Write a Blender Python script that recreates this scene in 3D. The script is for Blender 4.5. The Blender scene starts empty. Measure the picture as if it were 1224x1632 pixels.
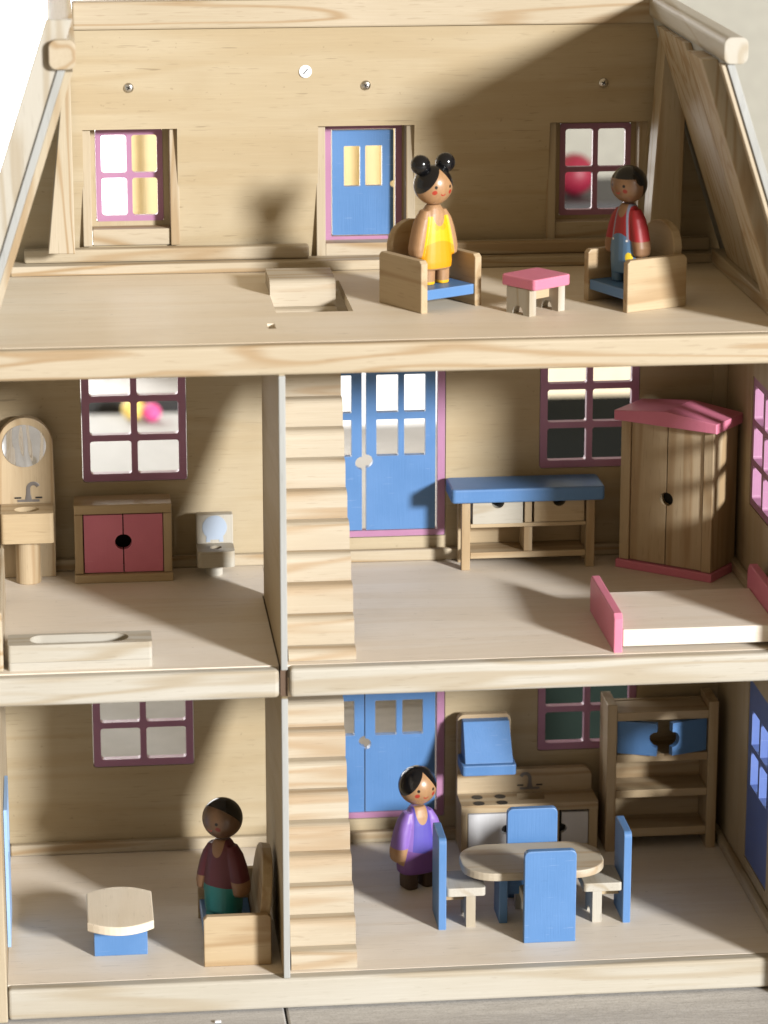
import bpy, bmesh, math, random
from mathutils import Vector, Matrix

random.seed(7)
scene = bpy.context.scene
COL = scene.collection

# ------------------------------------------------------------------ camera
CAM = (-0.1604, -2.2489, 0.9961)
YAW, PITCH, FPX = 0.1056, 0.2695, 5030.5          # focal length in photo pixels (1224 x 1632)
fwd = Vector((math.sin(YAW) * math.cos(PITCH), math.cos(YAW) * math.cos(PITCH), -math.sin(PITCH)))
right = Vector((math.cos(YAW), -math.sin(YAW), 0))
down = fwd.cross(right)
cd = bpy.data.cameras.new('camera')
cam = bpy.data.objects.new('camera', cd)
COL.objects.link(cam)
m = Matrix((right, -down, -fwd)).transposed().to_4x4()
m.translation = CAM
cam.matrix_world = m
cd.sensor_fit = 'VERTICAL'
cd.sensor_height = 36.0
cd.lens = FPX / 1632 * 36.0
cd.clip_start, cd.clip_end = 0.05, 60
cd.dof.use_dof = True
cd.dof.focus_distance = 2.52
cd.dof.aperture_fstop = 7.0
scene.camera = cam
scene.cycles.max_bounces = 5
scene.cycles.diffuse_bounces = 3
scene.cycles.glossy_bounces = 3

# ------------------------------------------------------------------ light
world = bpy.data.worlds.new('World')
scene.world = world
world.use_nodes = True
bg = world.node_tree.nodes['Background']
bg.inputs[0].default_value = (1.0, 0.75, 0.45, 1)
bg.inputs[1].default_value = 0.34

LIGHT_DIR = Vector((-0.68, 1.0, -0.335)).normalized()   # low window light from the front right
ld = bpy.data.lights.new('window_light', 'AREA')
ld.shape = 'DISK'
ld.size = 1.1
ld.energy = 1520
ld.color = (0.99, 0.985, 0.98)
lo = bpy.data.objects.new('window_light', ld)
COL.objects.link(lo)
lo.location = Vector((0.1, 0.1, 0.35)) - LIGHT_DIR * 9.0
lo.rotation_euler = LIGHT_DIR.to_track_quat('-Z', 'Y').to_euler()

vs = scene.view_settings
vs.view_transform = 'Standard'
vs.look = 'None'
vs.exposure = 0.17
vs.gamma = 1.0
vs.use_curve_mapping = False

# ------------------------------------------------------------------ pixel -> point on a known plane
def on(x, y, ax, v):
    d = right * ((x - 612) / FPX) + down * ((y - 816) / FPX) + fwd
    i = 'XYZ'.index(ax)
    t = (v - CAM[i]) / d[i]
    return Vector(CAM) + t * d

def pY(x, y, v):
    p = on(x, y, 'Y', v)
    return (p.x, p.z)

def pZ(x, y, v):
    p = on(x, y, 'Z', v)
    return (p.x, p.y)

# ------------------------------------------------------------------ materials
MATS = {}

class N:
    """tiny math-node expression helper"""
    def __init__(s, nt, sock): s.nt, s.k = nt, sock
    def _op(s, op, *o):
        n = s.nt.nodes.new('ShaderNodeMath'); n.operation = op
        for i, v in enumerate((s,) + o):
            if isinstance(v, N): s.nt.links.new(v.k, n.inputs[i])
            else: n.inputs[i].default_value = v
        return N(s.nt, n.outputs[0])
    def __add__(s, o): return s._op('ADD', o)
    def __radd__(s, o): return s._op('ADD', o)
    def __sub__(s, o): return s._op('SUBTRACT', o)
    def __rsub__(s, o): return (s * -1) + o
    def __mul__(s, o): return s._op('MULTIPLY', o)
    def __rmul__(s, o): return s._op('MULTIPLY', o)
    def __truediv__(s, o): return s._op('DIVIDE', o)
    def abs(s): return s._op('ABSOLUTE')
    def sqrt(s): return s._op('SQRT')
    def pingpong(s, v): return s._op('PINGPONG', v)
    def mx(s, o): return s._op('MAXIMUM', o)
    def mn(s, o): return s._op('MINIMUM', o)
    def pos(s, soft):                       # soft step: 1 where value > 0
        n = s.nt.nodes.new('ShaderNodeMapRange'); n.interpolation_type = 'SMOOTHSTEP'
        s.nt.links.new(s.k, n.inputs[0])
        n.inputs[1].default_value, n.inputs[2].default_value = -soft, soft
        n.inputs[3].default_value, n.inputs[4].default_value = 0, 1
        return N(s.nt, n.outputs[0])

def new_mat(name):
    m = bpy.data.materials.new(name); m.use_nodes = True
    return m, m.node_tree, m.node_tree.nodes['Principled BSDF']

def noise(nt, vec, scale, detail=2.0, rough=0.5, dist=0.0):
    n = nt.nodes.new('ShaderNodeTexNoise')
    n.inputs['Scale'].default_value = scale
    n.inputs['Detail'].default_value = detail
    n.inputs['Roughness'].default_value = rough
    n.inputs['Distortion'].default_value = dist
    nt.links.new(vec, n.inputs['Vector'])
    return N(nt, n.outputs['Fac'])

def mix(nt, fac, a, b):
    n = nt.nodes.new('ShaderNodeMix'); n.data_type = 'RGBA'
    for sock, v in ((n.inputs['Factor'], fac), (n.inputs['A'], a), (n.inputs['B'], b)):
        pass
    ia = [i for i in n.inputs if i.type == 'RGBA']
    f = [i for i in n.inputs if i.type == 'VALUE'][0]
    if isinstance(fac, N): nt.links.new(fac.k, f)
    else: f.default_value = fac
    for i, v in ((ia[0], a), (ia[1], b)):
        if hasattr(v, 'links'): nt.links.new(v, i)
        else: i.default_value = tuple(v) + (1,)
    return [o for o in n.outputs if o.type == 'RGBA'][0]

def coords(nt, rnd=True):
    tc = nt.nodes.new('ShaderNodeTexCoord')
    if not rnd: return tc.outputs['Object']
    oi = nt.nodes.new('ShaderNodeObjectInfo')
    va = nt.nodes.new('ShaderNodeVectorMath'); va.operation = 'MULTIPLY_ADD'
    cx = nt.nodes.new('ShaderNodeCombineXYZ')
    r = N(nt, oi.outputs['Random'])
    for i, k in enumerate((3.1, 5.7, 2.3)): nt.links.new((r * k).k, cx.inputs[i])
    va.inputs[1].default_value = (1, 1, 1)
    nt.links.new(tc.outputs['Object'], va.inputs[0]); nt.links.new(cx.outputs[0], va.inputs[2])
    return va.outputs[0]

def stretch(nt, vec, axis, along, across):
    v = nt.nodes.new('ShaderNodeVectorMath'); v.operation = 'MULTIPLY'
    s = [across] * 3; s['XYZ'.index(axis)] = along
    v.inputs[1].default_value = s
    nt.links.new(vec, v.inputs[0])
    return v.outputs[0]

def bump(nt, b, h, strength, dist=0.0004):
    n = nt.nodes.new('ShaderNodeBump')
    n.inputs['Strength'].default_value = strength
    n.inputs['Distance'].default_value = dist
    nt.links.new(h.k, n.inputs['Height'])
    nt.links.new(n.outputs[0], b.inputs['Normal'])

ALB = 0.80
WOODS = {   # base, late-wood line, broad tint, line strength, ring count, roughness
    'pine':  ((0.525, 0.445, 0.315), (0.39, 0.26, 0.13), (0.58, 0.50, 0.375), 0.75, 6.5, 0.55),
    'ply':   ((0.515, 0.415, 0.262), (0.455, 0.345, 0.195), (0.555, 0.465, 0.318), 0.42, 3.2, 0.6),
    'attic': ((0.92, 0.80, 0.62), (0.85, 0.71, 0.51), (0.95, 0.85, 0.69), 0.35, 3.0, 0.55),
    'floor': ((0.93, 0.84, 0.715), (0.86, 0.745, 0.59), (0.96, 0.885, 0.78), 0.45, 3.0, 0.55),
    'white': ((0.53, 0.495, 0.415), (0.41, 0.335, 0.225), (0.57, 0.545, 0.48), 0.65, 5.5, 0.55),
    'step':  ((0.555, 0.48, 0.36), (0.45, 0.32, 0.19), (0.59, 0.53, 0.42), 0.70, 5.0, 0.55),
    'toy':   ((0.55, 0.425, 0.26), (0.38, 0.245, 0.12), (0.60, 0.48, 0.32), 0.65, 5.0, 0.45),
    'edge':  ((0.46, 0.47, 0.45), (0.35, 0.35, 0.32), (0.44, 0.45, 0.44), 0.5, 4.0, 0.6),
}

def wood(kind, axis):
    key = kind + axis
    if key in MATS: return MATS[key]
    base, late, tint, ls, rings, rough = WOODS[kind]
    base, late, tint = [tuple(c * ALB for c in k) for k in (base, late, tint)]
    m, nt, b = new_mat('wood_%s_%s' % (kind, axis.lower()))
    c = coords(nt)
    n1 = noise(nt, stretch(nt, c, axis, 2.2, 26), 1.0, 2.5, 0.5, 0.35)
    ring = (n1 * rings * 2).pingpong(1.0)
    line = ((ring - 0.72).pos(0.26))
    fine = noise(nt, stretch(nt, c, axis, 22, 900), 1.0, 2.0, 0.6)
    broad = noise(nt, stretch(nt, c, axis, 5, 14), 1.0, 2.0, 0.5)
    fleck = (noise(nt, stretch(nt, c, axis, 55, 700), 1.0, 1.0, 0.5) - 0.69).pos(0.05)
    col = mix(nt, (broad - 0.5).pos(0.22), base, tint)
    col = mix(nt, line * ls * (0.55 + broad * 0.9), col, late)
    col = mix(nt, (0.62 - fine).pos(0.25) * 0.16, col, tuple(x * 0.72 for x in late))
    col = mix(nt, fleck * 0.22, col, tuple(x * 0.55 for x in late))
    if kind in ('ply', 'floor', 'attic'):
        scr = (noise(nt, stretch(nt, c, axis, 28, 420), 1.0, 1.5) - 0.745).pos(0.018)
        pore = (noise(nt, c, 240, 1.0) - 0.775).pos(0.02)
        soil = (noise(nt, c, 13, 4.0, 0.6) - 0.60).pos(0.12)
        col = mix(nt, scr * 0.5, col, tuple(x * 0.45 for x in late))
        col = mix(nt, pore * 0.35, col, tuple(x * 0.5 for x in late))
        col = mix(nt, soil * 0.22, col, tuple(x * 0.86 for x in late))
    nt.links.new(col, b.inputs['Base Color'])
    b.inputs['Roughness'].default_value = rough
    b.inputs['Specular IOR Level'].default_value = 0.3
    bump(nt, b, fine * 0.6 + line * 0.4, 0.22)
    MATS[key] = m
    return m

def paint(name, colr, rough=0.42, grain='Z', spec=0.4):
    if name in MATS: return MATS[name]
    colr = tuple(c * 0.85 for c in colr)
    m, nt, b = new_mat(name)
    c = coords(nt)
    f = noise(nt, stretch(nt, c, grain, 40, 700), 1.0, 2.0)
    br = noise(nt, c, 35, 3.0)
    sp = (noise(nt, c, 420, 2.0) - 0.70).pos(0.03)
    col = mix(nt, (br - 0.5).pos(0.25) * 0.5, tuple(x * 0.93 for x in colr), tuple(min(1, x * 1.06 + 0.008) for x in colr))
    col = mix(nt, sp * 0.25, col, tuple(x * 0.75 for x in colr))
    bv = nt.nodes.new('ShaderNodeBevel'); bv.samples = 3; bv.inputs['Radius'].default_value = 0.0011
    ge = nt.nodes.new('ShaderNodeNewGeometry')
    dt = nt.nodes.new('ShaderNodeVectorMath'); dt.operation = 'DOT_PRODUCT'
    nt.links.new(bv.outputs[0], dt.inputs[0]); nt.links.new(ge.outputs['True Normal'], dt.inputs[1])
    edge = (0.97 - N(nt, dt.outputs['Value'])).pos(0.06) * (br * 1.4)
    col = mix(nt, edge * 0.42, col, tuple(min(1, 0.55 * x + 0.22) for x in colr))
    scr = (noise(nt, stretch(nt, c, 'X', 60, 900), 1.0, 1.0) - 0.735).pos(0.02)
    col = mix(nt, scr * 0.35, col, tuple(min(1, x * 0.8 + 0.16) for x in colr))
    nt.links.new(col, b.inputs['Base Color'])
    b.inputs['Roughness'].default_value = rough
    b.inputs['Specular IOR Level'].default_value = spec
    bump(nt, b, f + br * 0.5, 0.30)
    MATS[name] = m
    return m

def plain(name, colr, rough=0.5, metal=0.0, emit=0.0, spec=0.5):
    if name in MATS: return MATS[name]
    m, nt, b = new_mat(name)
    c = coords(nt)
    br = noise(nt, c, 60, 3.0)
    col = mix(nt, (br - 0.5).pos(0.3), tuple(x * 0.94 for x in colr), tuple(min(1, x * 1.04) for x in colr))
    nt.links.new(col, b.inputs['Base Color'])
    b.inputs['Roughness'].default_value = rough
    b.inputs['Metallic'].default_value = metal
    b.inputs['Specular IOR Level'].default_value = spec
    if emit:
        b.inputs['Emission Color'].default_value = tuple(colr) + (1,)
        b.inputs['Emission Strength'].default_value = emit
    MATS[name] = m
    return m

BLUE = paint('blue_paint', (0.09, 0.228, 0.495))
PINK = paint('pink_paint', (0.74, 0.215, 0.33))
LILAC = paint('lilac_paint', (0.44, 0.205, 0.35))
WHITE = paint('white_paint', (0.66, 0.66, 0.67))
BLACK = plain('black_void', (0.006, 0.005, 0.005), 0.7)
HAIR = plain('black_gloss_paint', (0.006, 0.006, 0.007), 0.16)
STEEL = plain('zinc_screw', (0.62, 0.60, 0.56), 0.25, 1.0)
MIRROR = plain('mirror_foil', (0.70, 0.70, 0.70), 0.05, 1.0)
STICKER = plain('white_sticker', (0.78, 0.80, 0.84), 0.4)
LIDBLUE = plain('pale_blue_print', (0.36, 0.43, 0.53), 0.5)
GREYPRINT = plain('grey_print', (0.16, 0.145, 0.135), 0.4)
DARKPRINT = plain('dark_print', (0.015, 0.014, 0.014), 0.5)

_nt = MIRROR.node_tree
bump(_nt, _nt.nodes['Principled BSDF'], noise(_nt, stretch(_nt, coords(_nt), 'Z', 18, 75), 1.0, 0.5, 0.4, 0.6), 1.0, 0.004)

# ------------------------------------------------------------------ mesh helpers
def finish(name, bm, mat, parent=None, smooth=False, loc=None, rotz=None):
    bmesh.ops.recalc_face_normals(bm, faces=bm.faces)
    me = bpy.data.meshes.new(name)
    bm.to_mesh(me); bm.free()
    for mm in (mat if isinstance(mat, (list, tuple)) else [mat]): me.materials.append(mm)
    if smooth:
        for p in me.polygons: p.use_smooth = True
    o = bpy.data.objects.new(name, me)
    COL.objects.link(o)
    if parent: o.parent = parent
    if loc: o.location = loc
    if rotz is not None: o.rotation_euler[2] = rotz
    return o

def add_box(bm, x0, x1, y0, y1, z0, z1, bev=0.0007, seg=2):
    r = bmesh.ops.create_cube(bm, size=1)
    for v in r['verts']:
        v.co = Vector((x0 + (v.co.x + .5) * (x1 - x0), y0 + (v.co.y + .5) * (y1 - y0), z0 + (v.co.z + .5) * (z1 - z0)))
    if bev:
        es = list({e for v in r['verts'] for e in v.link_edges})
        bmesh.ops.bevel(bm, geom=es, offset=min(bev, 0.45 * min(abs(x1 - x0), abs(y1 - y0), abs(z1 - z0))), segments=seg, profile=0.5, affect='EDGES')

def box(name, parent, mat, x0, x1, y0, y1, z0, z1, bev=0.0007, seg=2):
    bm = bmesh.new()
    add_box(bm, x0, x1, y0, y1, z0, z1, bev, seg)
    return finish(name, bm, mat, parent)

def rr(x0, y0, x1, y1, r, n=5):
    out = []
    for cx, cy, a in ((x1 - r, y1 - r, 0), (x0 + r, y1 - r, 90), (x0 + r, y0 + r, 180), (x1 - r, y0 + r, 270)):
        for i in range(n + 1):
            t = math.radians(a + 90 * i / n)
            out.append((cx + r * math.cos(t), cy + r * math.sin(t)))
    return out

def rect(x0, y0, x1, y1): return [(x0, y0), (x1, y0), (x1, y1), (x0, y1)]
def ell(cx, cy, rx, ry, n=28): return [(cx + rx * math.cos(2 * math.pi * i / n), cy + ry * math.sin(2 * math.pi * i / n)) for i in range(n)]

def add_board(bm, outer, holes, axis, a, b, shear=None, bev=0.0):
    """flat board with holes; outline in the plane across axis, from a to b along axis"""
    def mp(u, v, w):
        if axis == 'Y': p = Vector((u, w, v))
        elif axis == 'X': p = Vector((w, u, v))
        else: p = Vector((u, v, w))
        return shear(p) if shear else p
    if bev and not holes:
        n = len(outer)
        vs0 = [bm.verts.new(mp(u, v, a)) for u, v in outer]
        vs1 = [bm.verts.new(mp(u, v, b)) for u, v in outer]
        fs = [bm.faces.new(vs0), bm.faces.new(vs1)]
        for i in range(n): bm.faces.new((vs0[i], vs0[(i + 1) % n], vs1[(i + 1) % n], vs1[i]))
        es = list({e for f in fs for e in f.edges})
        bmesh.ops.recalc_face_normals(bm, faces=bm.faces)
        bmesh.ops.bevel(bm, geom=es, offset=bev, segments=2, profile=0.5, affect='EDGES')
        return
    t = bmesh.new()
    loops, pts = [], []
    for lp in [outer] + list(holes):
        vv = [t.verts.new((u, v, 0)) for u, v in lp]
        loops.append((len(pts), len(vv)))
        pts += lp
        for i in range(len(vv)): t.edges.new((vv[i], vv[(i + 1) % len(vv)]))
    bmesh.ops.triangle_fill(t, use_beauty=True, edges=t.edges[:], normal=(0, 0, 1))
    t.verts.index_update()
    tris = [[v.index for v in f.verts] for f in t.faces]
    t.free()
    A = [bm.verts.new(mp(u, v, a)) for u, v in pts]
    B = [bm.verts.new(mp(u, v, b)) for u, v in pts]
    for tr in tris:
        bm.faces.new([A[i] for i in tr]); bm.faces.new([B[i] for i in reversed(tr)])
    for s, n in loops:
        for i in range(n):
            j, k = s + i, s + (i + 1) % n
            bm.faces.new((A[j], A[k], B[k], B[j]))

def board(name, parent, mat, outer, holes, axis, a, b, shear=None, bev=0.0):
    bm = bmesh.new()
    add_board(bm, outer, holes, axis, a, b, shear, bev)
    return finish(name, bm, mat, parent)

def add_lathe(bm, prof, cx=0, cy=0, n=32):
    rings = []
    for r, z in prof:
        rings.append([bm.verts.new((cx + r * math.cos(2 * math.pi * i / n), cy + r * math.sin(2 * math.pi * i / n), z)) for i in range(n)])
    for a, b in zip(rings, rings[1:]):
        for i in range(n): bm.faces.new((a[i], a[(i + 1) % n], b[(i + 1) % n], b[i]))
    bm.faces.new(rings[0]); bm.faces.new(rings[-1])

def cyl(name, parent, mat, cx, cy, r, z0, z1, bev=0.0006, n=32):
    bm = bmesh.new()
    add_lathe(bm, [(r - bev, z0), (r, z0 + bev), (r, z1 - bev), (r - bev, z1)], cx, cy, n)
    return finish(name, bm, mat, parent)

def thing(name, label, cat, loc=(0, 0, 0), rotz=0, group=None):
    o = bpy.data.objects.new(name, None)
    o.empty_display_size = 0.02
    COL.objects.link(o)
    o.location = loc; o.rotation_euler = (0, 0, rotz)
    o['label'] = label; o['category'] = cat
    if group: o['group'] = group
    return o

def tag(o, label, cat, group=None):
    o['label'] = label; o['category'] = cat
    if group: o['group'] = group
    return o

def struct(o):
    o['kind'] = 'structure'
    return o

def dup(root, loc, rotz, label, name=None):
    r = root.copy(); COL.objects.link(r)
    r.location = loc; r.rotation_euler = (0, 0, math.radians(rotz)); r['label'] = label
    for ch in list(root.children):
        c = ch.copy(); COL.objects.link(c); c.parent = r
        for g in list(ch.children):
            d = g.copy(); COL.objects.link(d); d.parent = c
    return r

# ------------------------------------------------------------------ the surface and the background
GZ = -0.0265
def floor_mat():
    m, nt, b = new_mat('grey_weathered_plank')
    c = coords(nt)
    n1 = noise(nt, stretch(nt, c, 'X', 5, 60), 1.0, 4.0, 0.6, 0.4)
    fi = noise(nt, stretch(nt, c, 'X', 90, 420), 1.0, 3.0, 0.65)
    sp = noise(nt, c, 650, 2.0, 0.6)
    oi = nt.nodes.new('ShaderNodeObjectInfo')
    col = mix(nt, (n1 - 0.5).pos(0.25), (0.36, 0.345, 0.325), (0.50, 0.485, 0.46))
    col = mix(nt, (fi - 0.55).pos(0.2) * 0.45, col, (0.60, 0.585, 0.56))
    col = mix(nt, (0.44 - sp).pos(0.1) * 0.35, col, (0.25, 0.235, 0.215))
    col = mix(nt, N(nt, oi.outputs['Random']) * 0.25, col, (0.44, 0.43, 0.42))
    nt.links.new(col, b.inputs['Base Color'])
    b.inputs['Roughness'].default_value = 0.65
    bump(nt, b, fi + sp * 0.6, 0.35, 0.0008)
    return m
FLM = floor_mat()
fl = struct(box('floor', None, plain('floor_joint', (0.05, 0.045, 0.04), 0.9), -3.2, 3.4, -3.2, 2.3, GZ - 0.05, GZ - 0.004, 0))
for i in range(-14, 12):
    y0 = -0.128 + i * 0.21
    sh = 0.0012 if i == 0 else 0.0012 + 0.37 * ((i * 5) % 4)
    joints = [-3.19] + [sh + k * 1.2 for k in range(-3, 4) if -3.0 < sh + k * 1.2 < 3.2] + [3.39]
    for xa, xb in zip(joints, joints[1:]):
        box('plank', fl, FLM, xa + 0.0009, xb - 0.0009, y0 + 0.0008, y0 + 0.2092, GZ - 0.010, GZ - random.uniform(0, 0.0006), 0.0015)
struct(box('wall', None, plain('painted_room_wall', (0.37, 0.36, 0.31), 0.85), -3.2, 3.4, 2.28, 2.36, GZ - 0.05, 2.2, 0))

# bright room window behind, curtain and a few blurred things seen through the little windows
w = thing('room_window', 'tall overexposed room window glowing behind the left gable', 'window', (-0.80, 2.27, 0.0))
box('pane', w, plain('overexposed_daylight', (1.0, 0.99, 0.97), 0.5, 0, 5.0), -0.72, 0.742, -0.012, -0.004, 0.02, 1.5, 0)
for nm, a in (('frame', (-0.76, -0.72, -0.03, 0.0, -0.02, 1.54)), ('frame', (0.742, 0.775, -0.03, 0.0, -0.02, 1.54)), ('frame', (-0.72, 0.742, -0.03, 0.0, 1.5, 1.54)), ('frame', (-0.72, 0.742, -0.03, 0.0, -0.02, 0.02))):
    box(nm, w, plain('white_gloss_frame', (0.8, 0.8, 0.78), 0.4), *a, 0.003)
bm = bmesh.new()
cx0, cx1, nseg = -0.052, 0.42, 96
front, back = [], []
for k in range(nseg + 1):
    x = cx0 + (cx1 - cx0) * k / nseg
    y = 2.205 + 0.014 * math.sin(k * 0.8) + 0.005 * math.sin(k * 2.1)
    front.append((x, y)); back.append((x, y + 0.003))
ring = front + back[::-1]
lo_ = [bm.verts.new((x, y, 0.165)) for x, y in ring]; hi_ = [bm.verts.new((x, y, 1.5)) for x, y in ring]
for k in range(len(ring)):
    j = (k + 1) % len(ring)
    bm.faces.new((lo_[k], lo_[j], hi_[j], hi_[k]))
bm.faces.new(lo_); bm.faces.new(hi_)
tag(finish('curtain', bm, plain('cream_curtain', (0.86, 0.70, 0.40), 0.9), None, True), 'cream yellow curtain hanging behind the little attic door', 'curtain')

def storage(name, label, mat, x0, x1, y0, y1, z1, lidmat=None):
    t = thing(name, label, 'box', ((x0 + x1) / 2, (y0 + y1) / 2, GZ))
    hx, hy, h = (x1 - x0) / 2, (y1 - y0) / 2, z1 - GZ
    box('body', t, mat, -hx, hx, -hy, hy, 0, h - 0.02, 0.006)
    box('lid', t, lidmat or mat, -hx - 0.005, hx + 0.005, -hy - 0.005, hy + 0.005, h - 0.02, h, 0.004)
    return t
storage('storage_box', 'big white box beyond the open blue double door', plain('white_laminate', (0.9, 0.9, 0.88), 0.4), 0.14, 0.42, 1.86, 2.12, 0.155)
storage('storage_box', 'cream box carrying a red ball beyond the shaded attic window', plain('cream_card', (0.82, 0.72, 0.52), 0.6), 0.49, 0.78, 2.0, 2.2, 0.250, plain('dark_lid', (0.03, 0.028, 0.03), 0.5))
storage('storage_box', 'low black box beyond the pantry side upper window', plain('black_card', (0.008, 0.010, 0.010), 0.9, 0, 0, 0.05), 0.40, 0.80, 1.56, 1.90, 0.0)
storage('storage_box', 'dark green box beyond the kitchen window', plain('dark_green_card', (0.014, 0.022, 0.018), 0.9, 0, 0, 0.05), 0.245, 0.72, 0.50, 0.80, 0.150)
storage('storage_box', 'ivory box beyond the lower blue double door', plain('ivory_card', (0.70, 0.66, 0.50), 0.6), 0.08, 0.232, 0.80, 0.95, 0.035)
box_mat = plain('white_wool', (0.40, 0.40, 0.39), 0.95)
tag(box('rug', None, box_mat, -0.75, 0.02, 0.42, 1.95, GZ + 0.001, GZ + 0.006, 0.002), 'plain white rug lying on the floor behind the house', 'rug')
tag(box('skirting_board', None, plain('dark_skirting', (0.02, 0.02, 0.02), 0.5), -0.30, 0.13, 1.97, 1.99, GZ + 0.0005, GZ + 0.022, 0.002), 'thin black strip lying beyond the bathroom window', 'strip')
def ball(name, label, colr, loc, r):
    bm = bmesh.new()
    bmesh.ops.create_uvsphere(bm, u_segments=24, v_segments=14, radius=r)
    for v in bm.verts: v.co.z *= 0.97
    o = finish(name, bm, plain(name + '_' + label.split()[0], colr, 0.5), None, True, loc)
    return tag(o, label, 'ball')
ball('toy_ball', 'pink toy ball on the white rug beyond the bathroom window', (0.85, 0.10, 0.32), (-0.036, 1.90, GZ + 0.006 + 0.0126), 0.013)
ball('toy_ball', 'yellow toy ball on the white rug beyond the bathroom window', (0.85, 0.62, 0.16), (-0.060, 1.91, GZ + 0.006 + 0.0155), 0.016)
ball('toy_ball', 'crimson toy ball on the dark lid beyond the shaded attic window', (0.24, 0.012, 0.035), (0.562, 2.06, 0.250 + 0.0291), 0.030)
tag(box('paper_crumb', None, STICKER, -0.0545, -0.0495, -0.0190, -0.0155, GZ + 0.0002, GZ + 0.0015, 0.0007), 'tiny white crumb lying on the grey floor planks', 'crumb')

# ------------------------------------------------------------------ the dollhouse
Z1, Z2 = 0.2512, 0.5
XL, XR = -0.212, 0.397
YW = 0.283
H = thing('dollhouse', 'large open natural wood dollhouse with three furnished floors', 'dollhouse', (0.09, 0.14, GZ))
HO = Vector(H.location)

class Place:                                  # house parts are given in world coordinates
    pass
def house(o):
    o.parent = H
    o.location = o.location - HO
    return o

# --- lower back wall with its openings
WINW = 0.0835
def window_geo(x0, x1, z0, rows, ph=0.0278, fr=0.0062, mu=0.0052, r=0.0022):
    pw = (x1 - x0 - 2 * fr - mu) / 2
    holes = []
    for k in range(rows):
        za = z0 + fr + k * (ph + mu)
        for c in range(2):
            xa = x0 + fr + c * (pw + mu)
            holes.append(rr(xa, za, xa + pw, za + ph, r, 4))
    return holes, z0 + 2 * fr + rows * ph + (rows - 1) * mu

win_specs = []
for p0, p1, zz in (((133, 766), (298, 766), 3), ((860, 744), (1016, 744), 3), ((150, 1220), (309, 1220), 3), ((857, 1193), (1012, 1193), 3)):
    a, b_ = pY(p0[0], p0[1], YW), pY(p1[0], p1[1], YW)
    win_specs.append((a[0], b_[0], (a[1] + b_[1]) / 2))
DOORF = [(0.0255, 0.1592, 0.2716, 0.436), (0.0255, 0.1598, 0.0204, 0.186)]     # purple double-door frames
holes = []
wins = []
g = 0.0006
for x0, x1, z0 in win_specs:
    hs, ztop = window_geo(x0, x1, z0, 3)
    wins.append((x0, x1, z0, ztop, hs))
    holes.append(rr(x0 - g, z0 - g, x1 + g, ztop + g, 0.0025, 3))
for x0, x1, z0, z1 in DOORF:
    holes.append(rr(x0 - g, z0 - g, x1 + g, z1 + g, 0.0015, 3))
house(board('back_wall', None, wood('ply', 'X'), rect(-0.221, -0.02, 0.406, 0.4915), holes, 'Y', YW, YW + 0.008))
for x0, x1, z0, z1, hs in wins:
    house(board('window_frame', None, LILAC, rr(x0, z0, x1, z1, 0.0022, 3), hs, 'Y', YW + 0.0004, YW + 0.0076))

def door_leaf(name, x0, x1, z0, z1, panes, notch, y0, y1, mat=BLUE, off=0.0):
    """panes: list of rects; notch: ('L'|'R', z, r) half-round finger cut-out in that edge"""
    out = [(x0, z0), (x1, z0)]
    if notch and notch[0] == 'R':
        for i in range(9):
            t = math.radians(-90 - 180 * i / 8)
            out.append((x1 + notch[2] * math.cos(t), notch[1] + notch[2] * math.sin(t)))
    out += [(x1, z1), (x0, z1)]
    if notch and notch[0] == 'L':
        for i in range(9):
            t = math.radians(90 - 180 * i / 8)
            out.append((x0 + notch[2] * math.cos(t), notch[1] + notch[2] * math.sin(t)))
    return board(name, None, mat, out, [rr(*p, 0.0008, 2) for p in panes], 'Y', y0, y1)

for k, (x0, x1, z0, z1) in enumerate(DOORF):
    house(board('door_frame', None, LILAC, rr(x0, z0, x1, z1, 0.0012, 3), [rect(x0 + 0.0058, z0 + 0.0052, x1 - 0.0062, z1 - 0.005)], 'Y', YW + 0.0004, YW + 0.0076))
    zb = z0 + 0.0058
    if k == 0:
        xs = (0.0325, 0.0895, 0.0932, 0.1512); kz = 0.3361; prow = ((0.3412, 0.3724), (0.3784, 0.4104)); kr = 0.0056
    else:
        xs = (0.0325, 0.0915, 0.0920, 0.1520); kz = 0.0883; prow = ((0.0952, 0.1263), (0.1325, 0.1640)); kr = 0.0050
    zt = z1 - 0.0058
    xr = xs[2]
    house(door_leaf('door', xr, xs[3], zb, zt, [(xr + dx0, a, xr + dx1, b_) for a, b_ in prow for dx0, dx1 in ((0.0085, 0.0268), (0.0317, 0.0496))], ('L', kz + (0.001 if k == 0 else -0.0006), kr), YW + 0.0006, YW + 0.0072))
    xl = xs[1]
    o = house(door_leaf('door', xs[0], xl, zb - (0.003 if k else 0), zt - 0.001, [(xl - dx1, a, xl - dx0, b_) for a, b_ in prow for dx0, dx1 in ((0.0085, 0.0268), (0.0317, 0.0496))], ('R', kz - 0.0008 + (0.002 if k else 0), kr), YW + 0.0006 + 0.0012 * k, YW + 0.0072 + 0.0012 * k))

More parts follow.
